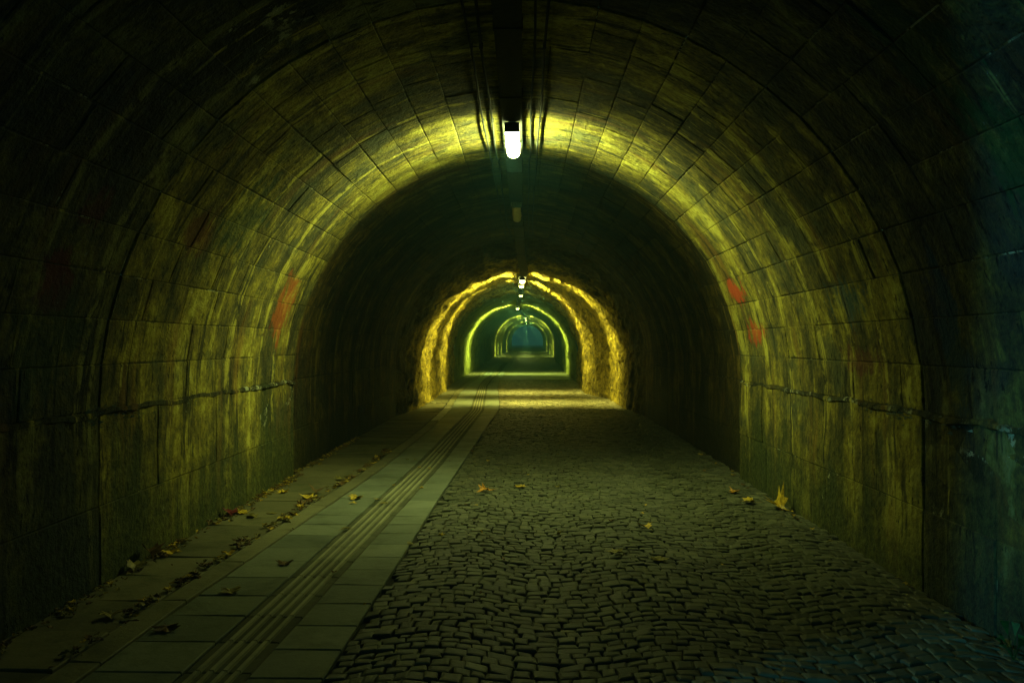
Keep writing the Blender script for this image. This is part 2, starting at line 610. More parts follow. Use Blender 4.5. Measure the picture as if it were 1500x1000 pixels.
def arch_sheet(name, y0, y1, rad, mat, root, low=0.0, seg=112, rough=0.0):
    """continuous mortar bed behind the blocks"""
    vs, fs = [], []
    n = max(2, int((y1 - y0) / 0.25))
    m = seg + 1
    for i in range(n + 1):
        yv = y0 + (y1 - y0) * i / n
        for k in range(m):
            th = -PI / 2 - 0.0 + PI * k / seg
            r = rad + rough * noise.noise(Vector((th * 3, yv * 2, 0)))
            vs.append((XC + r * math.sin(th), yv, ZS + r * math.cos(th)))
    for i in range(n):
        for k in range(seg):
            a = i * m + k
            fs.append((a, a + m, a + m + 1, a + 1))
    return mesh_obj(name, vs, fs, mat, root, True)


def ring_face(name, yv, r0, r1, mat, root, flip=False):
    vs, fs = [], []
    for k in range(49):
        th = -PI / 2 + PI * k / 48
        for r in (r0, r1):
            vs.append((XC + r * math.sin(th), yv, ZS + r * math.cos(th)))
    for k in range(48):
        a = 2 * k
        fs.append((a, a + 1, a + 3, a + 2))
    return mesh_obj(name, vs, fs, mat, root)


rng = random.Random(5)
va = empty("tunnel_vault", (0, 0, 0))
tag(va, "nearest stone block ring of the tunnel arch, dark, before the wide gap", "tunnel vault", "arched linings of the tunnel")
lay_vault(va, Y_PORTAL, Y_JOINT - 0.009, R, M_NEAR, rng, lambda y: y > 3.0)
arch_sheet("mortar_bed", Y_PORTAL, Y_JOINT - 0.009, R + 0.0065, M_MORTAR, va)
vb = empty("tunnel_vault", (0, Y_JOINT, 0))
tag(vb, "yellow stained stone block arch around the brightest lamp", "tunnel vault", "arched linings of the tunnel")
vb.location = (0, 0, 0)
lay_vault(vb, Y_JOINT + 0.009, Y_STEP, R, M_LINING, rng, lambda y: True)
arch_sheet("mortar_bed", Y_JOINT + 0.009, Y_STEP, R + 0.0065, M_MORTAR, vb)
arch_sheet("open_joint", Y_JOINT - 0.009, Y_JOINT + 0.009, R + 0.028, M_GRIT, vb)
ring_face("step_face", Y_STEP + 0.001, R + 0.004, R2 + 0.03, M_MORTAR_OLD, vb)
vc = empty("tunnel_vault", (0, 0, 0))
tag(vc, "dark sooty set-back stone arch beyond the brightest lamp", "tunnel vault", "arched linings of the tunnel")
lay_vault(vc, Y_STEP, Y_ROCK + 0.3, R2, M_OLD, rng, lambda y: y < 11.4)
arch_sheet("mortar_bed", Y_STEP, Y_ROCK + 0.3, R2 + 0.0065, M_MORTAR_OLD, vc)


# ------------------------------------------------------------------ lower walls
WGAP = 0.003


def side_wall(name, sgn, label):
    root = empty(name, (0, 0, 0))
    tag(root, label, "wall", "lower walls of the tunnel")
    rngw = random.Random(21 + sgn)
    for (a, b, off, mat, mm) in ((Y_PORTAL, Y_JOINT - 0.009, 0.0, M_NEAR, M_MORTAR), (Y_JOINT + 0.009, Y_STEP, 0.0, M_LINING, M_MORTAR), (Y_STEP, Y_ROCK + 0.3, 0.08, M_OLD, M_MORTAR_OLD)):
        xw = XC + sgn * (R + off)
        vs, fs = [], []                           # bed
        for yv in (a, b):
            for zv in (-0.16, ZS):
                vs.append((xw + sgn * 0.0055, yv, zv))
        mesh_obj("mortar_bed", vs, [(0, 1, 3, 2)], mm, root)
        zc = [-0.10, 0.52, ZS - 0.005]
        for r_ in range(2):
            y = a
            first = True
            while y < b - 0.05:
                L = rngw.choice((1.15, 1.4, 1.7)) * (0.6 if first and r_ else 1)
                first = False
                if y + L > b - 0.5:
                    L = b - y
                n = max(2, int(L / 0.3))
                v, f = [], []
                dx = rngw.gauss(0, 0.004)
                hgt = zc[r_ + 1] - zc[r_]
                nz = 4
                # the inner skin with uneven relief, then a recessed arris and the back
                def P_(iy, iz, depth, grow):
                    yy = y + WGAP / 2 + (L - WGAP) * iy / n
                    zz = zc[r_] + WGAP / 2 + (hgt - WGAP) * iz / nz
                    if grow:
                        yy = min(max(yy, y + WGAP / 2 + 0.006), y + L - WGAP / 2 - 0.006)
                        zz = min(max(zz, zc[r_] + WGAP / 2 + 0.006), zc[r_ + 1] - WGAP / 2 - 0.006)
                        depth += 0.010 * noise.noise(Vector((yy * 3.1, zz * 3.1, 7 + sgn))) - 0.004
                    return (xw + sgn * (depth + dx), yy, zz)
                idx = {}
                for iy in range(n + 1):
                    for iz in range(nz + 1):
                        idx[iy, iz] = len(v)
                        v.append(P_(iy, iz, 0.0, True))
                for iy in range(n):
                    for iz in range(nz):
                        f.append((idx[iy, iz], idx[iy + 1, iz], idx[iy + 1, iz + 1], idx[iy, iz + 1]))
                rim = [(i, 0) for i in range(n)] + [(n, i) for i in range(nz)] + [(n - i, nz) for i in range(n)] + [(0, nz - i) for i in range(nz)]
                base = len(v)
                for q in rim:
                    v.append(P_(q[0], q[1], 0.0035, False))
                for q in rim:
                    v.append(P_(q[0], q[1], 0.035, False))
                m = len(rim)
                for k in range(m):
                    k2 = (k + 1) % m
                    f.append((idx[rim[k]], idx[rim[k2]], base + k2, base + k))
                    f.append((base + k, base + k2, base + m + k2, base + m + k))
                mesh_obj("wall_block", v, f, mat, root)
                y += L
    # rough mortar bulge along the springing line, broken away in places
    v, f = [], []
    n = 420
    for i in range(n + 1):
        yv = 2.6 + (Y_STEP - 2.6) * i / n
        amp = noise.noise(Vector((yv * 1.3, 3.3 + sgn, 0))) * 0.5 + noise.noise(Vector((yv * 7, 1.3 + sgn, 0))) * 0.5
        pr = 0.012 + 0.030 * max(0, amp + 0.15)
        zz = ZS - 0.02 + 0.035 * noise.noise(Vector((yv * 2.1, 9 + sgn, 0)))
        hh = 0.035 + 0.030 * noise.noise(Vector((yv * 9, 5 + sgn, 0)))
        for (dx_, dz_) in ((0.03, hh), (-pr * 0.8, hh * 0.5), (-pr, -hh * 0.3), (0.03, -hh)):
            v.append((XC + sgn * (R + dx_), yv, zz + dz_))
    for i in range(n):
        for k in range(3):
            a = 4 * i + k
            f.append((a, a + 4, a + 5, a + 1))
    o = mesh_obj("springing_ledge", v, f, M_MORTAR, root)
    # pale lime lumps where the ledge is broken
    mb = MB()
    spots = [(5.55, 0.22, 70), (6.1, 0.25, 25), (4.9, 0.3, 14)] if sgn > 0 else [(5.15, 0.14, 40), (5.6, 0.35, 30), (6.6, 0.3, 12)]
    for (yc, spread, cnt) in spots:
        for _ in range(cnt):
            yv = yc + rngw.gauss(0, spread * 0.5)
            zv = ZS - 0.04 + rngw.gauss(0, 0.03)
            s_ = rngw.uniform(0.004, 0.015)
            xw = XC + sgn * (R - 0.012)
            mb.add([(xw - sgn * s_, yv, zv), (xw + sgn * 0.03, yv - s_, zv - s_), (xw + sgn * 0.03, yv + s_ * 1.6, zv - s_ * 0.7), (xw + sgn * 0.03, yv, zv + s_)],
                   [(0, 1, 2), (0, 2, 3), (0, 3, 1)])
    tag(mb.build("lime_lump", M_RUSTY, root), kind="stuff")
    return root


side_wall("wall_left", -1, "mossy lower wall with pale vertical streaks beside the paved walkway")
side_wall("wall_right", 1, "mossy lower wall with crumbling ledge beside the cobbles")


# ------------------------------------------------------------------ rough rock stretch and the far lining
def profile_sheet(name, y0, y1, dy, seg, amp, mat, label, cat, fscale=1.0, rag=0.0, group=None):
    vs, fs = [], []
    n = int((y1 - y0) / dy)
    nl = 10
    rows = None
    for i in range(n + 1):
        yv = y0 + (y1 - y0) * i / n
        xc, hw, zf, zs, zc = prof(yv)
        ring = []
        for k in range(nl):
            ring.append((xc - hw, zf - 0.16 + (zs - zf + 0.16) * k / nl, -1.0, 0.0))
        for k in range(seg + 1):
            th = -PI / 2 + PI * k / seg
            ring.append((xc + hw * math.sin(th), zs + (zc - zs) * math.cos(th), math.sin(th), math.cos(th)))
        for k in range(1, nl + 1):
            ring.append((xc + hw, zs - (zs - zf + 0.16) * k / nl, 1.0, 0.0))
        m = len(ring)
        for (x, z, nx, nz_) in ring:
            p = Vector((x * 1.1, yv * 1.3, z * 1.1)) * fscale
            d_ = amp * (noise.noise(p * 1.0) + 0.6 * noise.noise(p * 2.7 + Vector((5, 1, 2))) + 0.35 * noise.noise(p * 6.5))
            # squarish lumps of stone
            cell = noise.noise(Vector((math.floor(x * 3.0 + 0.4 * math.floor(z * 3.5)), math.floor(yv * 2.6), math.floor(z * 3.5))) * 1.37)
            d_ += amp * 0.45 * cell
            d_ *= min(1.0, i * dy / 1.2) if yv < 36 else (1.0 if yv < 52 else 0.35)
            vs.append((x + nx * d_, yv, z + nz_ * d_))
        if i:
            for k in range(m - 1):
                a = (i - 1) * m + k
                fs.append((a, a + m, a + m + 1, a + 1))
    o = mesh_obj(name, vs, fs, mat)
    tag(o, label, cat, group)
    return o


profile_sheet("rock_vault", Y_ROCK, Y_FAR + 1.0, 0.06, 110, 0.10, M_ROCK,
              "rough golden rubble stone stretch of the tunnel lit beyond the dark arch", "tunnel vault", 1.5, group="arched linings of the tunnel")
profile_sheet("far_vault", Y_FAR + 0.9, Y_END, 0.25, 56, 0.085, M_FAR,
              "distant green tinted tunnel lining shrinking towards the far end", "tunnel vault", 1.3, group="arched linings of the tunnel")

# outer shell over the crown between the stretches and portal face above the entrance

mb = MB()
for (yv, xo, zo, hw, zs, zc, zb) in ((Y_PORTAL, XC, 0, R, ZS, ZS + R, -0.2), (Y_END, 0.30, 0, 2.70, 2.1, 4.9, 0.7)):
    seg = 40
    vs, fs = [], []
    inner = [(xo - hw, zb)] + [(xo + hw * math.sin(-PI / 2 + PI * k / seg), zs + (zc - zs) * math.cos(-PI / 2 + PI * k / seg)) for k in range(seg + 1)] + [(xo + hw, zb)]
    outer = []
    for (x, z) in inner:
        dx, dz = x - xo, z - zs
        if z <= zs + 1e-6:
            outer.append((xo + math.copysign(12, dx), z))
        else:
            k = 12 / max(abs(dx), abs(dz), 1e-6)
            outer.append((xo + dx * k, zs + dz * k))
    for (a, b) in zip(inner, outer):
        for dy in (0, 0.5):
            vs += [(a[0], yv + (dy if yv < 50 else -dy), a[1]), (b[0], yv + (dy if yv < 50 else -dy), b[1])]
    for i in range(len(inner) - 1):
        p, q = 4 * i, 4 * i + 4
        fs += [(p, p + 1, q + 1, q), (p + 2, q + 2, q + 3, p + 3), (p + 1, p + 3, q + 3, q + 1)]
    o = mesh_obj("portal_wall", vs, fs, M_OLD)
    tag(o, "stone entrance wall behind the viewer" if yv < 50 else "stone portal wall at the far end of the tunnel", "wall", "portal walls")

# ------------------------------------------------------------------ paved walkway
RIGHT_EDGE = [(0, -1.02), (4.0, -0.965), (6.3, -0.925), (8.3, -0.90), (12, -0.82), (19.6, -0.66), (22, -0.73), (30.6, -1.08), (37, -1.2), (50, -1.1), (80, -0.9), (138, -0.5)]
TACT = [(0, -1.64), (3.76, -1.51), (10.6, -1.29), (19.4, -1.19), (22, -1.30), (30.6, -1.64), (37, -1.72), (50, -1.55), (80, -1.35), (138, -0.9)]
GUT = [(0, -2.36), (4.7, -2.28), (6, -2.22), (8, -2.12), (10, -2.02), (15, -1.97), (19.6, -2.03), (26, -2.33), (33, -2.45), (50, -2.4), (80, -2.2), (138, -1.7)]


def wall_left_x(d):
    p = prof(d)
    return p[0] - p[1]


def wall_right_x(d):
    p = prof(d)
    return p[0] + p[1]


# bed under everything, from wall to wall
ysb = [0.0 + 0.5 * k for k in range(-1, int(Y_END * 2) + 1)]
vs, fs = [], []
for i, yv in enumerate(ysb):
    zf = floor_z(max(yv, 0)) - 0.028
    vs += [(wall_left_x(yv) - 0.12, yv, zf), (wall_right_x(yv) + 0.12, yv, zf)]
    if i:
        a = 2 * i
        fs.append((a - 2, a - 1, a + 1, a))
tag(mesh_obj("roadbed", vs, fs, M_GRIT), kind="structure")


def slab_piece(y0, y1, xl, xr, top, rng, bev=0.006, sink=0.05, tilt=0.003):
    """bevelled slab between two edge functions"""
    g_ = 0.0045
    y0, y1 = y0 + g_, y1 - g_
    zf = [floor_z(y0) + top + rng.gauss(0, tilt), floor_z(y0) + top + rng.gauss(0, tilt), floor_z(y1) + top + rng.gauss(0, tilt), floor_z(y1) + top + rng.gauss(0, tilt)]
    out = [(xl(y0) + g_, y0), (xr(y0) - g_, y0), (xr(y1) - g_, y1), (xl(y1) + g_, y1)]
    sg = [(1, 1), (-1, 1), (-1, -1), (1, -1)]
    v = [(p[0] + s[0] * bev, p[1] + s[1] * bev, z) for p, s, z in zip(out, sg, zf)]
    v += [(p[0], p[1], z - bev) for p, z in zip(out, zf)]
    v += [(p[0], p[1], z - sink) for p, z in zip(out, zf)]
    f = [(0, 1, 2, 3)]
    for b in (0, 4):
        for k in range(4):
            k2 = (k + 1) % 4
            f.append((b + k, b + 4 + k, b + 4 + k2, b + k2))
    return v, f


walk = empty("walkway")
tag(walk, kind="structure")
walk["label"] = "paved walkway of concrete slabs with ribbed tactile strip along the left wall"
rw = random.Random(3)
T_HALF = 0.17
KERB_W = 0.17
ROWS = [("edge_slab", M_EDGE, 0.52, lambda d: wall_left_x(d) + 0.02, lambda d: lin(GUT, d) - 0.035, -0.004, 0.006),
        ("paving_slab", M_SLAB, 0.395, lambda d: lin(GUT, d) + KERB_W, lambda d: lin(TACT, d) - T_HALF, 0.0, 0.0025),
        ("tactile_slab", M_TACT, 0.40, lambda d: lin(TACT, d) - T_HALF, lambda d: lin(TACT, d) + T_HALF, -0.007, 0.001),
        ("paving_slab", M_SLAB, 0.36, lambda d: lin(TACT, d) + T_HALF, lambda d: lin(RIGHT_EDGE, d), 0.0, 0.0025),
        ("kerb_stone", M_KERB, 0.95, lambda d: lin(GUT, d), lambda d: lin(GUT, d) + KERB_W, 0.012, 0.003)]
Y_SINGLE = 21.0
far_mb = {}
for (nm, mat, step_, xl, xr, top, tilt) in ROWS:
    y = 0.2 + rw.random() * 0.2
    while y < 60:
        st = step_ * (1.0 if nm == "tactile_slab" else rw.choice((0.94, 1.0, 1.0, 1.06)))
        big = y > 36
        if big:
            st *= 3
        v, f = slab_piece(y, y + st, xl, xr, top, rw, tilt=tilt if not big else 0.002)
        mt = mat
        if nm == "kerb_stone" and 15.9 < y < 20.2:
            mt = M_KERB_W
        if 2.6 < y < Y_SINGLE:
            o = mesh_obj(nm, v, f, mt, walk)
            tgt = o
        else:
            key = (nm, mt.name)
            far_mb.setdefault(key, (MB(), mt))[0].add(v, f)
            tgt = None
        if nm == "tactile_slab" and y < 45:
            for b in (-0.099, -0.033, 0.033, 0.099):
                w0, w1, hgt = 0.017, 0.011, 0.006 if y < 21 else 0.010
                y0_, y1_ = y + 0.003, y + st - 0.003
                z0, z1 = floor_z(y0_), floor_z(y1_)
                c0, c1 = lin(TACT, y0_) + b, lin(TACT, y1_) + b
                rv = [(c0 - w0, y0_, z0 - 0.012), (c0 + w0, y0_, z0 - 0.012), (c0 + w1, y0_ + 0.003, z0 + hgt), (c0 - w1, y0_ + 0.003, z0 + hgt),
                      (c1 - w0, y1_, z1 - 0.012), (c1 + w0, y1_, z1 - 0.012), (c1 + w1, y1_ - 0.003, z1 + hgt), (c1 - w1, y1_ - 0.003, z1 + hgt)]
                rf = [(0, 1, 2, 3), (3, 2, 6, 7), (1, 5, 6, 2), (0, 3, 7, 4), (5, 4, 7, 6)]
                if tgt:
                    mesh_obj("rib", rv, rf, M_RIB, tgt)
                else:
                    far_mb.setdefault(("tactile_rib", "kerb"), (MB(), M_RIB))[0].add(rv, rf)
        y += st
for (nm, _), (mbb, mt) in far_mb.items():
    o = mbb.build("far_" + nm, mt, walk)
    tag(o, kind="stuff")

# a threshold of pale stones where the rough stretch begins
thr = empty("stone_threshold")
tag(thr, "row of pale kerb stones from wall to walkway at the rough stretch", "kerb")
for k in range(4):
    a0 = -2.60 + k * 0.16
    v, f = slab_piece(21.5, 21.95, lambda d, a=a0: a, lambda d, a=a0: a + 0.155, 0.014, rw)
    mesh_obj("kerb_stone", v, f, M_KERB, thr)


# ------------------------------------------------------------------ cobbled road in segmental arcs
def lay_setts(y0, y1, dy, colw, mat, root, single, pale_pick=(), seed=1):
    rs = random.Random(seed)
    V, Fc, A = [], [], []
    rise = colw * 0.13

    def arcshift(u):
        u = u - math.floor(u)
        return rise * 0.5 * (1 - math.cos(2 * PI * u))
    cand = []
    xstart = -1.15
    y = y0 - rise
    row = 0
    while y < y1:
        h = dy * rs.uniform(0.82, 1.15)
        xe = [xstart - rs.uniform(0, 0.1)]
        while xe[-1] < 2.75:
            xe.append(xe[-1] + max(0.06, rs.gauss(0.094, 0.022)))
        for c in range(1):
            for x0, x1 in zip(xe, xe[1:]):
                gap = 0.002
                sh0, sh1 = arcshift((x0 - xstart) / colw), arcshift((x1 - xstart) / colw)
                pts = [(x0 + gap, y + sh0 + gap), (x1 - gap, y + sh1 + gap), (x1 - gap, y + h + sh1 - gap), (x0 + gap, y + h + sh0 - gap)]
                wv = 0.05
                pts = [(px + rs.uniform(-0.009, 0.009) + wv * noise.noise(Vector((px * 1.1, py * 1.1, 4))), py + rs.uniform(-0.006, 0.006) + wv * noise.noise(Vector((px * 1.3, py * 1.3, 0)))) for px, py in pts]
                cx = sum(p[0] for p in pts) / 4
                cy = sum(p[1] for p in pts) / 4
                if cy < y0 - 0.02 or cy > y1:
                    continue
                if min(p[0] for p in pts) < lin(RIGHT_EDGE, cy) + 0.004 or max(p[0] for p in pts) > wall_right_x(cy) - 0.01:
                    lo, hi = lin(RIGHT_EDGE, cy) + 0.006, wall_right_x(cy) - 0.012
                    if cx < lo or cx > hi:
                        continue
                    pts = [(min(max(p[0], lin(RIGHT_EDGE, p[1]) + 0.006), hi), p[1]) for p in pts]
                    if max(p[0] for p in pts) - min(p[0] for p in pts) < 0.04:
                        continue
                zb = floor_z(cy) + rs.gauss(-0.006, 0.004) + 0.012 * noise.noise(Vector((cx * 0.8, cy * 0.8, 2)))
                tx, ty = rs.gauss(0, 0.06), rs.gauss(0, 0.06)
                dome = rs.uniform(0.004, 0.009)
                v = []
                for k, (f_, dz) in enumerate(((0.62, 0.0), (0.90, -dome * 0.55), (1.0, -dome * 1.6), (1.0, -0.05))):
                    for p in pts:
                        xx, yy = cx + (p[0] - cx) * f_, cy + (p[1] - cy) * f_
                        v.append((xx, yy, zb + dz + tx * (xx - cx) + ty * (yy - cy)))
                f = [(0, 1, 2, 3)]
                for b in (0, 4, 8):
                    for k in range(4):
                        k2 = (k + 1) % 4
                        f.append((b + k, b + 4 + k, b + 4 + k2, b + k2))
                cand.append((cx, cy, v, f))
        y += h
        row += 1
    pick = set()
    for (px, py) in pale_pick:
        j = min(range(len(cand)), key=lambda q: (cand[q][0] - px) ** 2 + (cand[q][1] - py) ** 2)
        pick.add(j)
    order = sorted((q for q in range(len(cand)) if single(cand[q][0], cand[q][1])), key=lambda q: cand[q][1])
    singles = set(order[:290]) | pick
    for q, (cx, cy, v, f) in enumerate(cand):
        if q in singles:
            vl = [(a - cx, b - cy, c) for a, b, c in v]
            o = mesh_obj("sett", vl, f, M_PALE if q in pick else mat, root)
            o.location = (cx, cy, 0)
        else:
            n = len(V)
            V += v
            Fc += [tuple(i + n for i in p) for p in f]
            A += [rs.random()] * len(f)
    o = mesh_obj("setts", V, Fc, mat, root)
    at = o.data.attributes.new("rnd", 'FLOAT', 'FACE')
    at.data.foreach_set("value", A)
    tag(o, kind="stuff")


road = empty("cobbled_road")
tag(road, kind="structure")
road["label"] = "dark cobbled roadway of small setts between walkway and right wall"


def in_view(x, y):
    return y > 3.70 and (x * math.cos(0) / y) < 0.66


pale = [px_floor(x, y) for x, y in ((793, 889), (812, 899), (826, 916), (1078, 934), (1084, 917), (700, 968), (905, 808), (975, 868))]
lay_setts(1.9, 19.9, 0.084, 1.33, M_SETT, road, in_view, pale, 7)
road2 = empty("pale_cobbled_road")
tag(road2, kind="structure")
road2["label"] = "pale lit cobbled roadway through the rough rock stretch"
lay_setts(19.9, 36.0, 0.13, 1.18, M_SETT_PALE, road2, lambda x, y: False, (), 9)
# plain surface where single stones can no longer be told apart
vs, fs = [], []
yy = 36.0
i = 0
while yy <= Y_END + 0.1:
    zf = floor_z(yy)
    vs += [(lin(RIGHT_EDGE, yy) + 0.01, yy, zf), (wall_right_x(yy) + 0.1, yy, zf)]
    if i:
        a = 2 * i
        fs.append((a - 2, a - 1, a + 1, a))
    yy += 2.0
    i += 1
tag(mesh_obj("far_road", vs, fs, M_ROAD_FAR), kind="structure")
vs, fs = [], []
yy = 60.0
i = 0
while yy <= Y_END + 0.1:
    zf = floor_z(yy)
    vs += [(wall_left_x(yy) - 0.1, yy, zf + 0.004), (lin(RIGHT_EDGE, yy) + 0.006, yy, zf + 0.004)]
    if i:
        a = 2 * i
        fs.append((a - 2, a - 1, a + 1, a))
    yy += 2.0
    i += 1
tag(mesh_obj("far_walkway", vs, fs, M_KERB), kind="structure")

# ------------------------------------------------------------------ cable tray, cables and lamps
TRAY_X = [(0, -0.10), (8, -0.135), (14, -0.15), (17.5, -0.12), (19.6, -0.04), (22, -0.10), (26, -0.14), (31, -0.18), (43, -0.44), (74, -0.0), (107, 0.1), (138, 0.25)]


def crown(d):
    p = prof(d)
    return p[4]


def tray_z(d):
    return lin([(0, 3.80), (16.8, 3.80), (19.4, 3.40), (22.5, 3.40), (26, 3.60), (33, 3.60), (43, 3.60), (60, 3.80), (74, 4.12), (107, 4.46), (138, 4.72)], d)


tray = empty("cable_tray", (0, 0, 3.80))
tag(tray, "dark cable tray running along the crown of the tunnel above the lamps", "cable tray")
tp = [(-0.4 + 0.4 * k) for k in range(0, int(34 / 0.4))] + [34, 43, 52, 60, 74, 90, 107, 138]
mb = MB()
for a, b in zip(tp, tp[1:]):
    xa, xb, za, zb = lin(TRAY_X, a), lin(TRAY_X, b), tray_z(a) - 3.80, tray_z(b) - 3.80
    for (o0, o1, h0, h1) in ((-0.095, 0.095, 0.0, 0.004), (-0.099, -0.095, 0.0, 0.045), (0.095, 0.099, 0.0, 0.045)):
        mb.add([(xa + o0, a, za + h0), (xa + o1, a, za + h0), (xb + o1, b, zb + h0), (xb + o0, b, zb + h0),
                (xa + o0, a, za + h1), (xa + o1, a, za + h1), (xb + o1, b, zb + h1), (xb + o0, b, zb + h1)],
               [(0, 3, 2, 1), (4, 5, 6, 7), (0, 1, 5, 4), (1, 2, 6, 5), (2, 3, 7, 6), (3, 0, 4, 7)])
mb.build("channel", M_TRAY, tray)
for k in range(14):                                   # hangers up to the vault, with cross straps under the channel
    yv = 0.9 + 1.55 * k
    x, z, zc = lin(TRAY_X, yv), tray_z(yv) - 3.80, crown(yv) - 3.80
    mb = MB()
    mb.box(x - 0.105, x - 0.099, yv - 0.02, yv + 0.02, z - 0.004, zc + 0.03)
    mb.box(x + 0.099, x + 0.105, yv - 0.02, yv + 0.02, z - 0.004, zc + 0.03)
    mb.box(x - 0.105, x + 0.105, yv - 0.02, yv + 0.02, z - 0.009, z - 0.003)
    mb.build("hanger", M_TRAY, tray)
for (off, r, wob) in ((-0.05, 0.016, 0.004), (0.0, 0.012, 0.006), (0.055, 0.018, 0.004)):
    mb = MB()
    mb.tube([(lin(TRAY_X, a) + off + wob * math.sin(a * 3 + off * 50), a, tray_z(a) - 3.80 + 0.006 + r) for a in tp], r)
    mb.build("cable", M_CABLE, tray, True)

cond_group = "cables fixed to the crown beside the tray"
CONDUITS = [(-0.29, 0.009, "outer cable pinned to the crown left of the tray"), (-0.205, 0.011, "inner cable pinned to the crown left of the tray"),
            (0.19, 0.009, "inner cable pinned to the crown right of the tray"), (0.275, 0.010, "outer cable pinned to the crown right of the tray")]
for (off, r, label) in CONDUITS:
    pts = []
    for a in tp:
        if a > 17.0:
            break
        x = lin(TRAY_X, a) + off + 0.006 * math.sin(a * 2.1 + off * 40)
        rad = R2 if a > Y_STEP else R
        zv = ZS + math.sqrt(rad * rad - (x - XC) ** 2) - r - 0.012 - 0.008 * abs(math.sin(a * 2.0 + off * 9))
        pts.append((x, a, zv))
    base = pts[0]
    e = empty("ceiling_cable", base)
    tag(e, label, "cable", cond_group)
    mb = MB()
    mb.tube([(p[0] - base[0], p[1] - base[1], p[2] - base[2]) for p in pts], r)
    mb.build("sheath", M_CABLE, e, True)
    for a in range(2, 16, 2):
        j = min(range(len(pts)), key=lambda q: abs(pts[q][1] - a))
        p = pts[j]
        mb = MB()
        mb.box(p[0] - base[0] - r * 1.3, p[0] - base[0] + r * 1.3, p[1] - base[1] - 0.012, p[1] - base[1] + 0.012, p[2] - base[2] - r * 1.15, p[2] - base[2] + r + 0.05)
        mb.build("cable_clip", M_TRAY, e)


FAN_W, FAN_SPREAD = 13.0, 88


def diffuser_mesh(hw, hh, hl):
    """plastic tube cover of oval section, its far end rounded off"""
    vs, fs = [], []
    rings = [(-1.0, 1.0), (0.84, 1.0), (0.93, 0.90), (0.985, 0.62)]
    nk = 12
    for (t, k_) in rings:
        for k in range(nk):
            a = 2 * PI * k / nk
            vs.append((hw * k_ * math.cos(a), hl * t, hh * k_ * math.sin(a)))
    for i in range(len(rings) - 1):
        for k in range(nk):
            a, b = i * nk + k, i * nk + (k + 1) % nk
            fs.append((a, a + nk, b + nk, b))
    fs.append(tuple((len(rings) - 1) * nk + k for k in reversed(range(nk))))
    return vs, fs


def lamp(d, label, strength, col, hl=0.60, spread=None, fan=None):
    x, z = lin(TRAY_X, d), tray_z(d) - 0.010
    root = empty("tube_lamp", (x, d, z))
    slope = (tray_z(d + 0.5) - tray_z(d - 0.5))
    root.rotation_euler.x = math.atan(slope)
    tag(root, label, "lamp", "tube lamps under the cable tray")
    mb = MB()
    mb.box(-0.045, 0.045, -hl, hl, -0.016, 0.0)
    mb.build("housing", M_HOUSING, root)
    vs, fs = diffuser_mesh(0.070, 0.042, hl - 0.02)
    vs = [(a, b, c - 0.0505) for a, b, c in vs]
    m = glow("lamp_light", col, 75 * min(strength, 1.0) if d < 12 else 42 * min(strength * 4, 1.0)) if strength else M_DEAD
    if strength:                                # area lights added round the tube, spread limited to narrow its light bands
        for ang in (fan or (-101, -72, -38, 0, 38, 72, 101)):
            ld = bpy.data.lights.new("fan_light", 'AREA')
            ld.shape = 'RECTANGLE'
            ld.size, ld.size_y = 0.02, 2 * hl - 0.1
            ld.energy = FAN_W * strength
            ld.spread = math.radians(spread or FAN_SPREAD)
            ld.color = col
            lo = bpy.data.objects.new("fan_light", ld)
            C.objects.link(lo)
            lo.parent = root
            a = math.radians(ang)
            lo.location = (0.0745 * math.sin(a), 0, -0.0505 - 0.0465 * math.cos(a))
            lo.rotation_euler = (0, -a, 0)
    mesh_obj("diffuser", vs, fs, m, root, False)
    mb = MB()                                   # cap with the cable entry at the near end
    mb.box(-0.074, 0.074, -hl - 0.012, -hl + 0.018, -0.094, -0.004)
    mb.build("end_cap", M_HOUSING, root)
    for s_ in (-1, 1):
        for q in (-0.90, 0.30):
            mb = MB()
            xa, xb = sorted((s_ * 0.0715, s_ * 0.079))
            mb.box(xa, xb, q * hl - 0.018, q * hl + 0.018, -0.066, -0.030)
            xa, xb = sorted((s_ * 0.046, s_ * 0.079))
            mb.box(xa, xb, q * hl - 0.018, q * hl + 0.018, -0.010, -0.004)
            mb.box(min(s_ * 0.0755, s_ * 0.079), max(s_ * 0.0755, s_ * 0.079), q * hl - 0.018, q * hl + 0.018, -0.0295, -0.0105)
            mb.build("clip", M_CLIP, root)
    return root


S = 1.0
lamp(8.45, "brightest glowing tube lamp, nearest, under the cable tray", S, LAMP_COL)
lamp(13.0, "unlit tube lamp hanging in the dark beyond the brightest one", 0, LAMP_COL, hl=0.78)
lamp(21.8, "glowing lamp at the start of the golden rough stone stretch", S * 3.4, LAMP_WARM, spread=60)
lamp(26.4, "glowing lamp deeper inside the golden rough stone stretch", S * 3.4, LAMP_WARM, spread=60)
lamp(31.5, "faint small lamp just below the lamps of the rough stretch", S * 0.05, LAMP_GREEN)
lamp(43.0, "lone distant lamp over the green lit ring beyond the rough stretch", S * 4.5, LAMP_GREEN, spread=78, fan=(-86, -70, -50, -25, 0, 25, 50, 70, 86))
lamp(74.0, "far lamp at the widest of the small end rings", S * 4, LAMP_GREEN, spread=36)
lamp(81.0, "far lamp at the second of the small end rings", S * 1.6, LAMP_GREEN, spread=26)
lamp(88.5, "far lamp at the third of the small end rings", S * 1.6, LAMP_GREEN, spread=26)
lamp(107.0, "farthest lamp above the smallest ring at the end", S * 3.5, LAMP_GREEN, spread=36)


# ------------------------------------------------------------------ fallen leaves
LOBES = [(0.0, -0.55), (0.10, -0.30), (0.42, -0.36), (0.34, -0.14), (0.62, 0.02), (0.36, 0.10), (0.50, 0.36), (0.24, 0.30), (0.16, 0.34), (0.0, 0.66)]


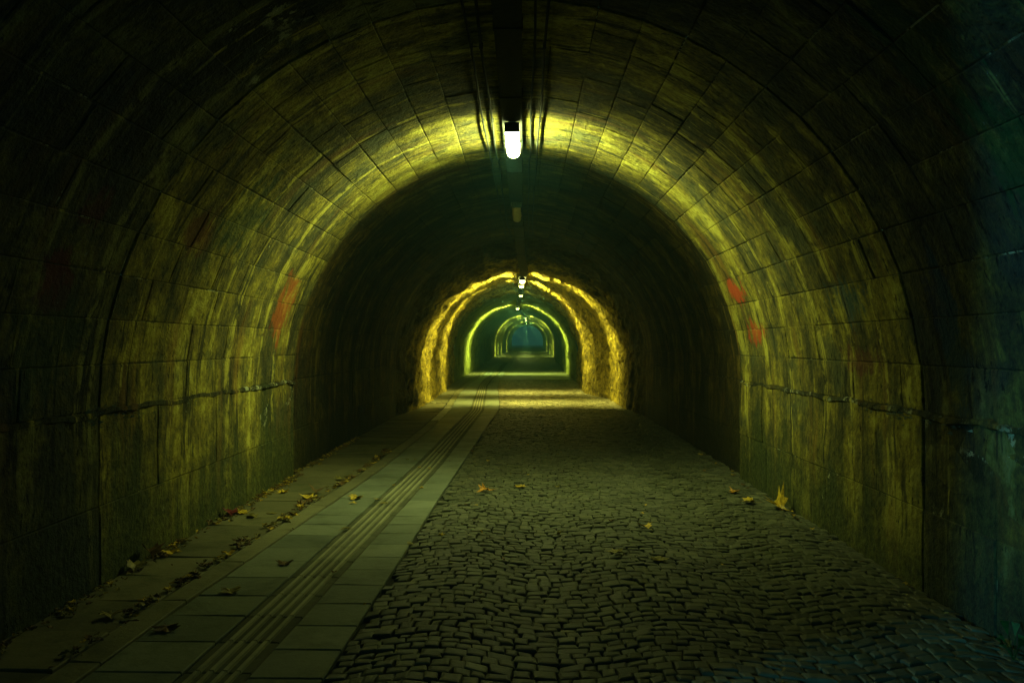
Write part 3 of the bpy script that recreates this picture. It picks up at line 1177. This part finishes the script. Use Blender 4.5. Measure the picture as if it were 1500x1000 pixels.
def leaf_shape(size, curl, rs, lobes=True):
    """maple leaf with five points, folded along its midrib, given thickness; stalk at the base"""
    half = LOBES if lobes else [(0, -0.5), (0.16, -0.30), (0.26, 0.0), (0.16, 0.30), (0, 0.55)]
    jr = random.Random(int(rs[1] * 1e5))
    half = [(x * jr.uniform(0.75, 1.2), y * jr.uniform(0.8, 1.15)) for x, y in half]
    lop = jr.uniform(0.75, 1.1)
    out = [(x, y) for x, y in half] + [(-x * lop * jr.uniform(0.85, 1.15), y * jr.uniform(0.85, 1.1) + 0.03) for x, y in reversed(half[1:-1])]

    def lift(x, y):
        return (x, y, curl * (abs(x) ** 1.5) * 1.6 + curl * 0.55 * (y * y) * rs[0] + 0.05 * math.sin(9 * x + rs[1]) + 0.04 * math.sin(8 * y + rs[2]))
    mid = [(0, 0.0), ]
    vs = [lift(x, y) for x, y in out] + [lift(0, 0)]
    n = len(out)
    vs = [(a * size, b * size, c * size) for a, b, c in vs]
    th = 0.0012
    vs2 = [(a, b, c - th) for a, b, c in vs]
    fs = [(n, i, (i + 1) % n) for i in range(n)]
    fs += [(n + n + 1, (i + 1) % n + n + 1, i + n + 1) for i in range(n)]
    fs += [(i, i + n + 1, (i + 1) % n + n + 1, (i + 1) % n) for i in range(n)]
    v = vs + vs2
    if lobes:
        b = len(v)
        s = size
        v += [(-0.012 * s, -0.5 * s, vs[0][2]), (0.012 * s, -0.5 * s, vs[0][2]), (0.05 * s, -1.0 * s, vs[0][2] + 0.05 * s), (0, -0.5 * s, vs[0][2] + 0.02 * s)]
        fs += [(b, b + 1, b + 2), (b, b + 2, b + 3), (b + 1, b + 3, b + 2), (b, b + 3, b + 1)]
    return v, fs


rl = random.Random(8)


def leaf(pxy, size, colour, label, curl=0.35, rot=None, tilt=(0, 0), lobes=True, lift=0.0, wall=False):
    x, y = px_floor(*pxy)
    x = max(min(x, wall_right_x(y) - size * 0.55), wall_left_x(y) + size * 0.5)
    rs = (rl.uniform(-1, 1), rl.uniform(0, 6), rl.uniform(0, 6))
    size *= 0.86
    v, f = leaf_shape(size, curl, rs, lobes)
    M = Matrix.Rotation(rot if rot is not None else rl.uniform(0, 6.28), 3, 'Z') @ Matrix.Rotation(tilt[0], 3, 'X') @ Matrix.Rotation(tilt[1], 3, 'Y')
    v = [tuple(M @ Vector(p)) for p in v]
    zmin = min(p[2] for p in v)
    v = [(a, b, c - zmin) for a, b, c in v]
    o = mesh_obj("fallen_leaf", v, f, LEAF[colour])
    o.location = (x, y, floor_z(y) + 0.004 + lift)
    tag(o, label, "leaf", "fallen leaves on the tunnel floor")
    return o


leaf((1150, 743), 0.24, 'yellow', "large curled yellow maple leaf leaning at the right wall foot", 1.1, 0.35, (0.12, -0.45))
leaf((1158, 748), 0.06, 'yellow', "tiny yellow leaf scrap beside the large curled leaf at the right wall", 0.3, lobes=False)
leaf((1096, 735), 0.17, 'yellow', "flat long yellow leaf on the cobbles left of the curled wall leaf", 0.25, 1.5)
leaf((1074, 720), 0.13, 'orange', "orange leaf near the right wall behind the flat yellow leaf", 0.3)
leaf((712, 720), 0.20, 'orange', "orange maple leaf on the cobbles right of the walkway", 0.45, 2.0)
leaf((762, 713), 0.16, 'yellow', "dull yellow leaf right of the orange maple leaf on the cobbles", 0.2, 0.7)
leaf((945, 739), 0.08, 'yellow', "small bright leaf on the cobbles, above the yellow leaf on the right", 0.5, lobes=False)
leaf((940, 751), 0.05, 'yellow', "tiny bright scrap between two leaves on the cobbles", 0.3, lobes=False)
leaf((945, 772), 0.14, 'yellow', "yellow leaf in the middle of the cobbles' right half", 0.4, 0.4)
leaf((903, 809), 0.15, 'olive', "dull olive leaf on the cobbles, nearest to the middle", 0.08, 1.3)
leaf((965, 819), 0.15, 'olive', "flat olive leaf on the cobbles right of another olive one", 0.10, 0.2)
leaf((1058, 826), 0.06, 'yellow', "small pale leaf alone on the dark right cobbles", 0.3, lobes=False)
leaf((521, 731), 0.17, 'yellow', "bright yellow maple leaf on the slabs left of the tactile strip", 0.35, 2.6)
leaf((517, 738), 0.10, 'yellow', "narrow yellow leaf below the bright maple leaf on the slabs", 0.2, 1.5, lobes=False)
leaf((552, 732), 0.11, 'yellow', "yellow leaf at the left rib of the tactile strip", 0.3, lobes=False)
leaf((562, 738), 0.11, 'olive', "olive leaf lying across the ribs of the tactile strip", 0.15, 1.4, lobes=False)
leaf((330, 757), 0.17, 'red', "dark red curled leaf at the foot of the left wall", 0.5, 0.6, (0.2, 0.1))
leaf((352, 754), 0.16, 'yellow', "yellow leaf right of the dark red leaf by the left wall", 0.4, 1.2)
leaf((367, 760), 0.13, 'olive', "olive leaf on the edge slabs next to the yellow wall leaf", 0.35)
leaf((396, 754), 0.13, 'olive', "thin olive leaf in the middle of the edge slabs", 0.12, 1.5, lobes=False)
leaf((412, 723), 0.15, 'yellow', "curled yellow leaf at the wall foot behind the red leaf", 0.5)
leaf((386, 724), 0.13, 'olive', "pale folded leaf touching the streaked left wall", 0.6)
leaf((452, 731), 0.20, 'yellow', "largest yellow leaf in the gutter heap", 0.25, 0.9, (0.08, 0.1))
leaf((462, 724), 0.15, 'brown', "brown curled leaf on top of the gutter heap", 0.6, 0.2, (0.15, 0.2), lift=0.012)
leaf((440, 741), 0.17, 'brown', "brown leaf at the near end of the gutter heap", 0.5, 1.8)
leaf((498, 703), 0.16, 'olive', "tan leaf on the edge slabs far along the left wall", 0.3)
leaf((600, 797), 0.12, 'olive', "pale olive leaf on the right edge of the walkway slabs", 0.2, lobes=False)
leaf((505, 777), 0.11, 'olive', "small olive leaf beside the left rib on the slabs", 0.3)
leaf((335, 870), 0.15, 'olive', "flat olive leaf on the slabs left of the tactile strip, near", 0.15)
leaf((240, 925), 0.16, 'brown', "dark brown leaf on the slabs near the bottom left", 0.25)
leaf((415, 828), 0.12, 'brown', "brown leaf between the kerb and the tactile strip", 0.3)
leaf((226, 886), 0.05, 'yellow', "tiny pale scrap in the gutter near the bottom left", 0.6, lobes=False)
leaf((158, 905), 0.15, 'olive', "olive leaf on the edge slabs near the bottom left", 0.2)
leaf((163, 838), 0.17, 'olive', "pale leaf pressed against the left wall foot, nearest", 0.4, 0.3, (0.2, 0.1))
leaf((216, 826), 0.17, 'brown', "dark upright leaf at the left wall between pale leaves", 0.7, 0.9, (0.4, 0.2))
leaf((245, 812), 0.15, 'yellow', "dull yellow leaf by the left wall behind the dark upright leaf", 0.4)


def litter(name, label, pts, cnt, spread, smin, smax):
    rs = random.Random(len(name) + cnt)
    V, Fc = {}, {}
    for _ in range(cnt):
        t = rs.random()
        yv = pts[0] + (pts[1] - pts[0]) * t
        k = noise.noise(Vector((yv * 1.7, 4, cnt)))
        if k < -0.1 and rs.random() < 0.75:
            continue
        xv = pts[2](yv) + abs(rs.gauss(0, spread)) if pts[3] else pts[2](yv) + rs.gauss(0, spread)
        s = rs.uniform(smin, smax)
        v, f = leaf_shape(s, rs.uniform(0.1, 0.6), (rs.uniform(-1, 1), rs.uniform(0, 6), rs.uniform(0, 6)), rs.random() < 0.4)
        M = Matrix.Rotation(rs.uniform(0, 6.28), 3, 'Z') @ Matrix.Rotation(rs.gauss(0, 0.25), 3, 'X')
        v = [M @ Vector(p) for p in v]
        zm = min(p.z for p in v)
        c = rs.choice(('yellow', 'olive', 'olive', 'brown', 'brown', 'brown'))
        VV, FF = V.setdefault(c, []), Fc.setdefault(c, [])
        n = len(VV)
        VV += [(p.x + xv, p.y + yv, p.z - zm + 0.001 + rs.random() * 0.012) for p in v]
        FF += [tuple(i + n for i in q) for q in f]
    root = empty(name, (0, 0, 0))
    tag(root, label, "leaf litter", kind="stuff")
    for c in V:
        o = mesh_obj(c + "_leaf_litter", V[c], Fc[c], LEAF[c], root)
        tag(o, kind="stuff")


litter("gutter_litter", "line of crumpled leaves lying in the gutter beside the kerb", (3.6, 12.0, lambda d: lin(GUT, d) - 0.05, False), 420, 0.035, 0.02, 0.075)
litter("wall_foot_litter", "leaf crumbs and dirt along the foot of the left wall", (3.4, 13.5, lambda d: wall_left_x(d) + 0.035, True), 900, 0.06, 0.012, 0.055)
litter("right_foot_litter", "sparse leaf crumbs along the foot of the right wall", (4.0, 12.0, lambda d: wall_right_x(d) - 0.16, True), 40, 0.05, 0.02, 0.06)
litter("road_crumbs", "small leaf scraps scattered over walkway and cobbles", (3.6, 13.0, lambda d: -0.6, False), 60, 1.1, 0.015, 0.05)

# small weed at the foot of the right wall
wd = empty("weed", (2.47, 4.08, 0))
tag(wd, "small green weed growing at the right wall foot, bottom right corner", "plant")
for k in range(9):
    a, ln = rl.uniform(0, 6.28), rl.uniform(0.05, 0.10)
    h = rl.uniform(0.06, 0.22)
    bx, by = 0.03 * math.cos(a), 0.05 * math.sin(a)
    ex, ey = bx + ln * math.cos(a) * 0.5, by + ln * math.sin(a)
    px_, py_ = -math.sin(a) * 0.022, math.cos(a) * 0.022
    mx, my = (bx + ex) / 2, (by + ey) / 2
    v = [(bx, by, h * 0.6), (mx + px_, my + py_, h * 0.95), (ex, ey, h * 0.9), (mx - px_, my - py_, h * 0.95),
         (0.0, 0.0, 0.0), (0.004, 0.0, 0.0), (bx + 0.004, by, h * 0.6)]
    mesh_obj("weed_leaf", v, [(0, 1, 2, 3), (4, 5, 6, 0)], M_WEED, wd)

# ------------------------------------------------------------------ damp air
m = bpy.data.materials.new("damp_air")
m.use_nodes = True
nt = m.node_tree
nt.nodes.clear()
pv = nt.nodes.new("ShaderNodeVolumePrincipled")
pv.inputs["Color"].default_value = (0.32, 0.92, 0.98, 1)
pv.inputs["Density"].default_value = 0.0026
pv.inputs["Anisotropy"].default_value = 0.3
mo = nt.nodes.new("ShaderNodeOutputMaterial")
nt.links.new(pv.outputs[0], mo.inputs["Volume"])
mb = MB()
mb.box(-920, 920, -920, 1520, -1.3, 22.0)
tag(mb.build("haze", m), kind="stuff")
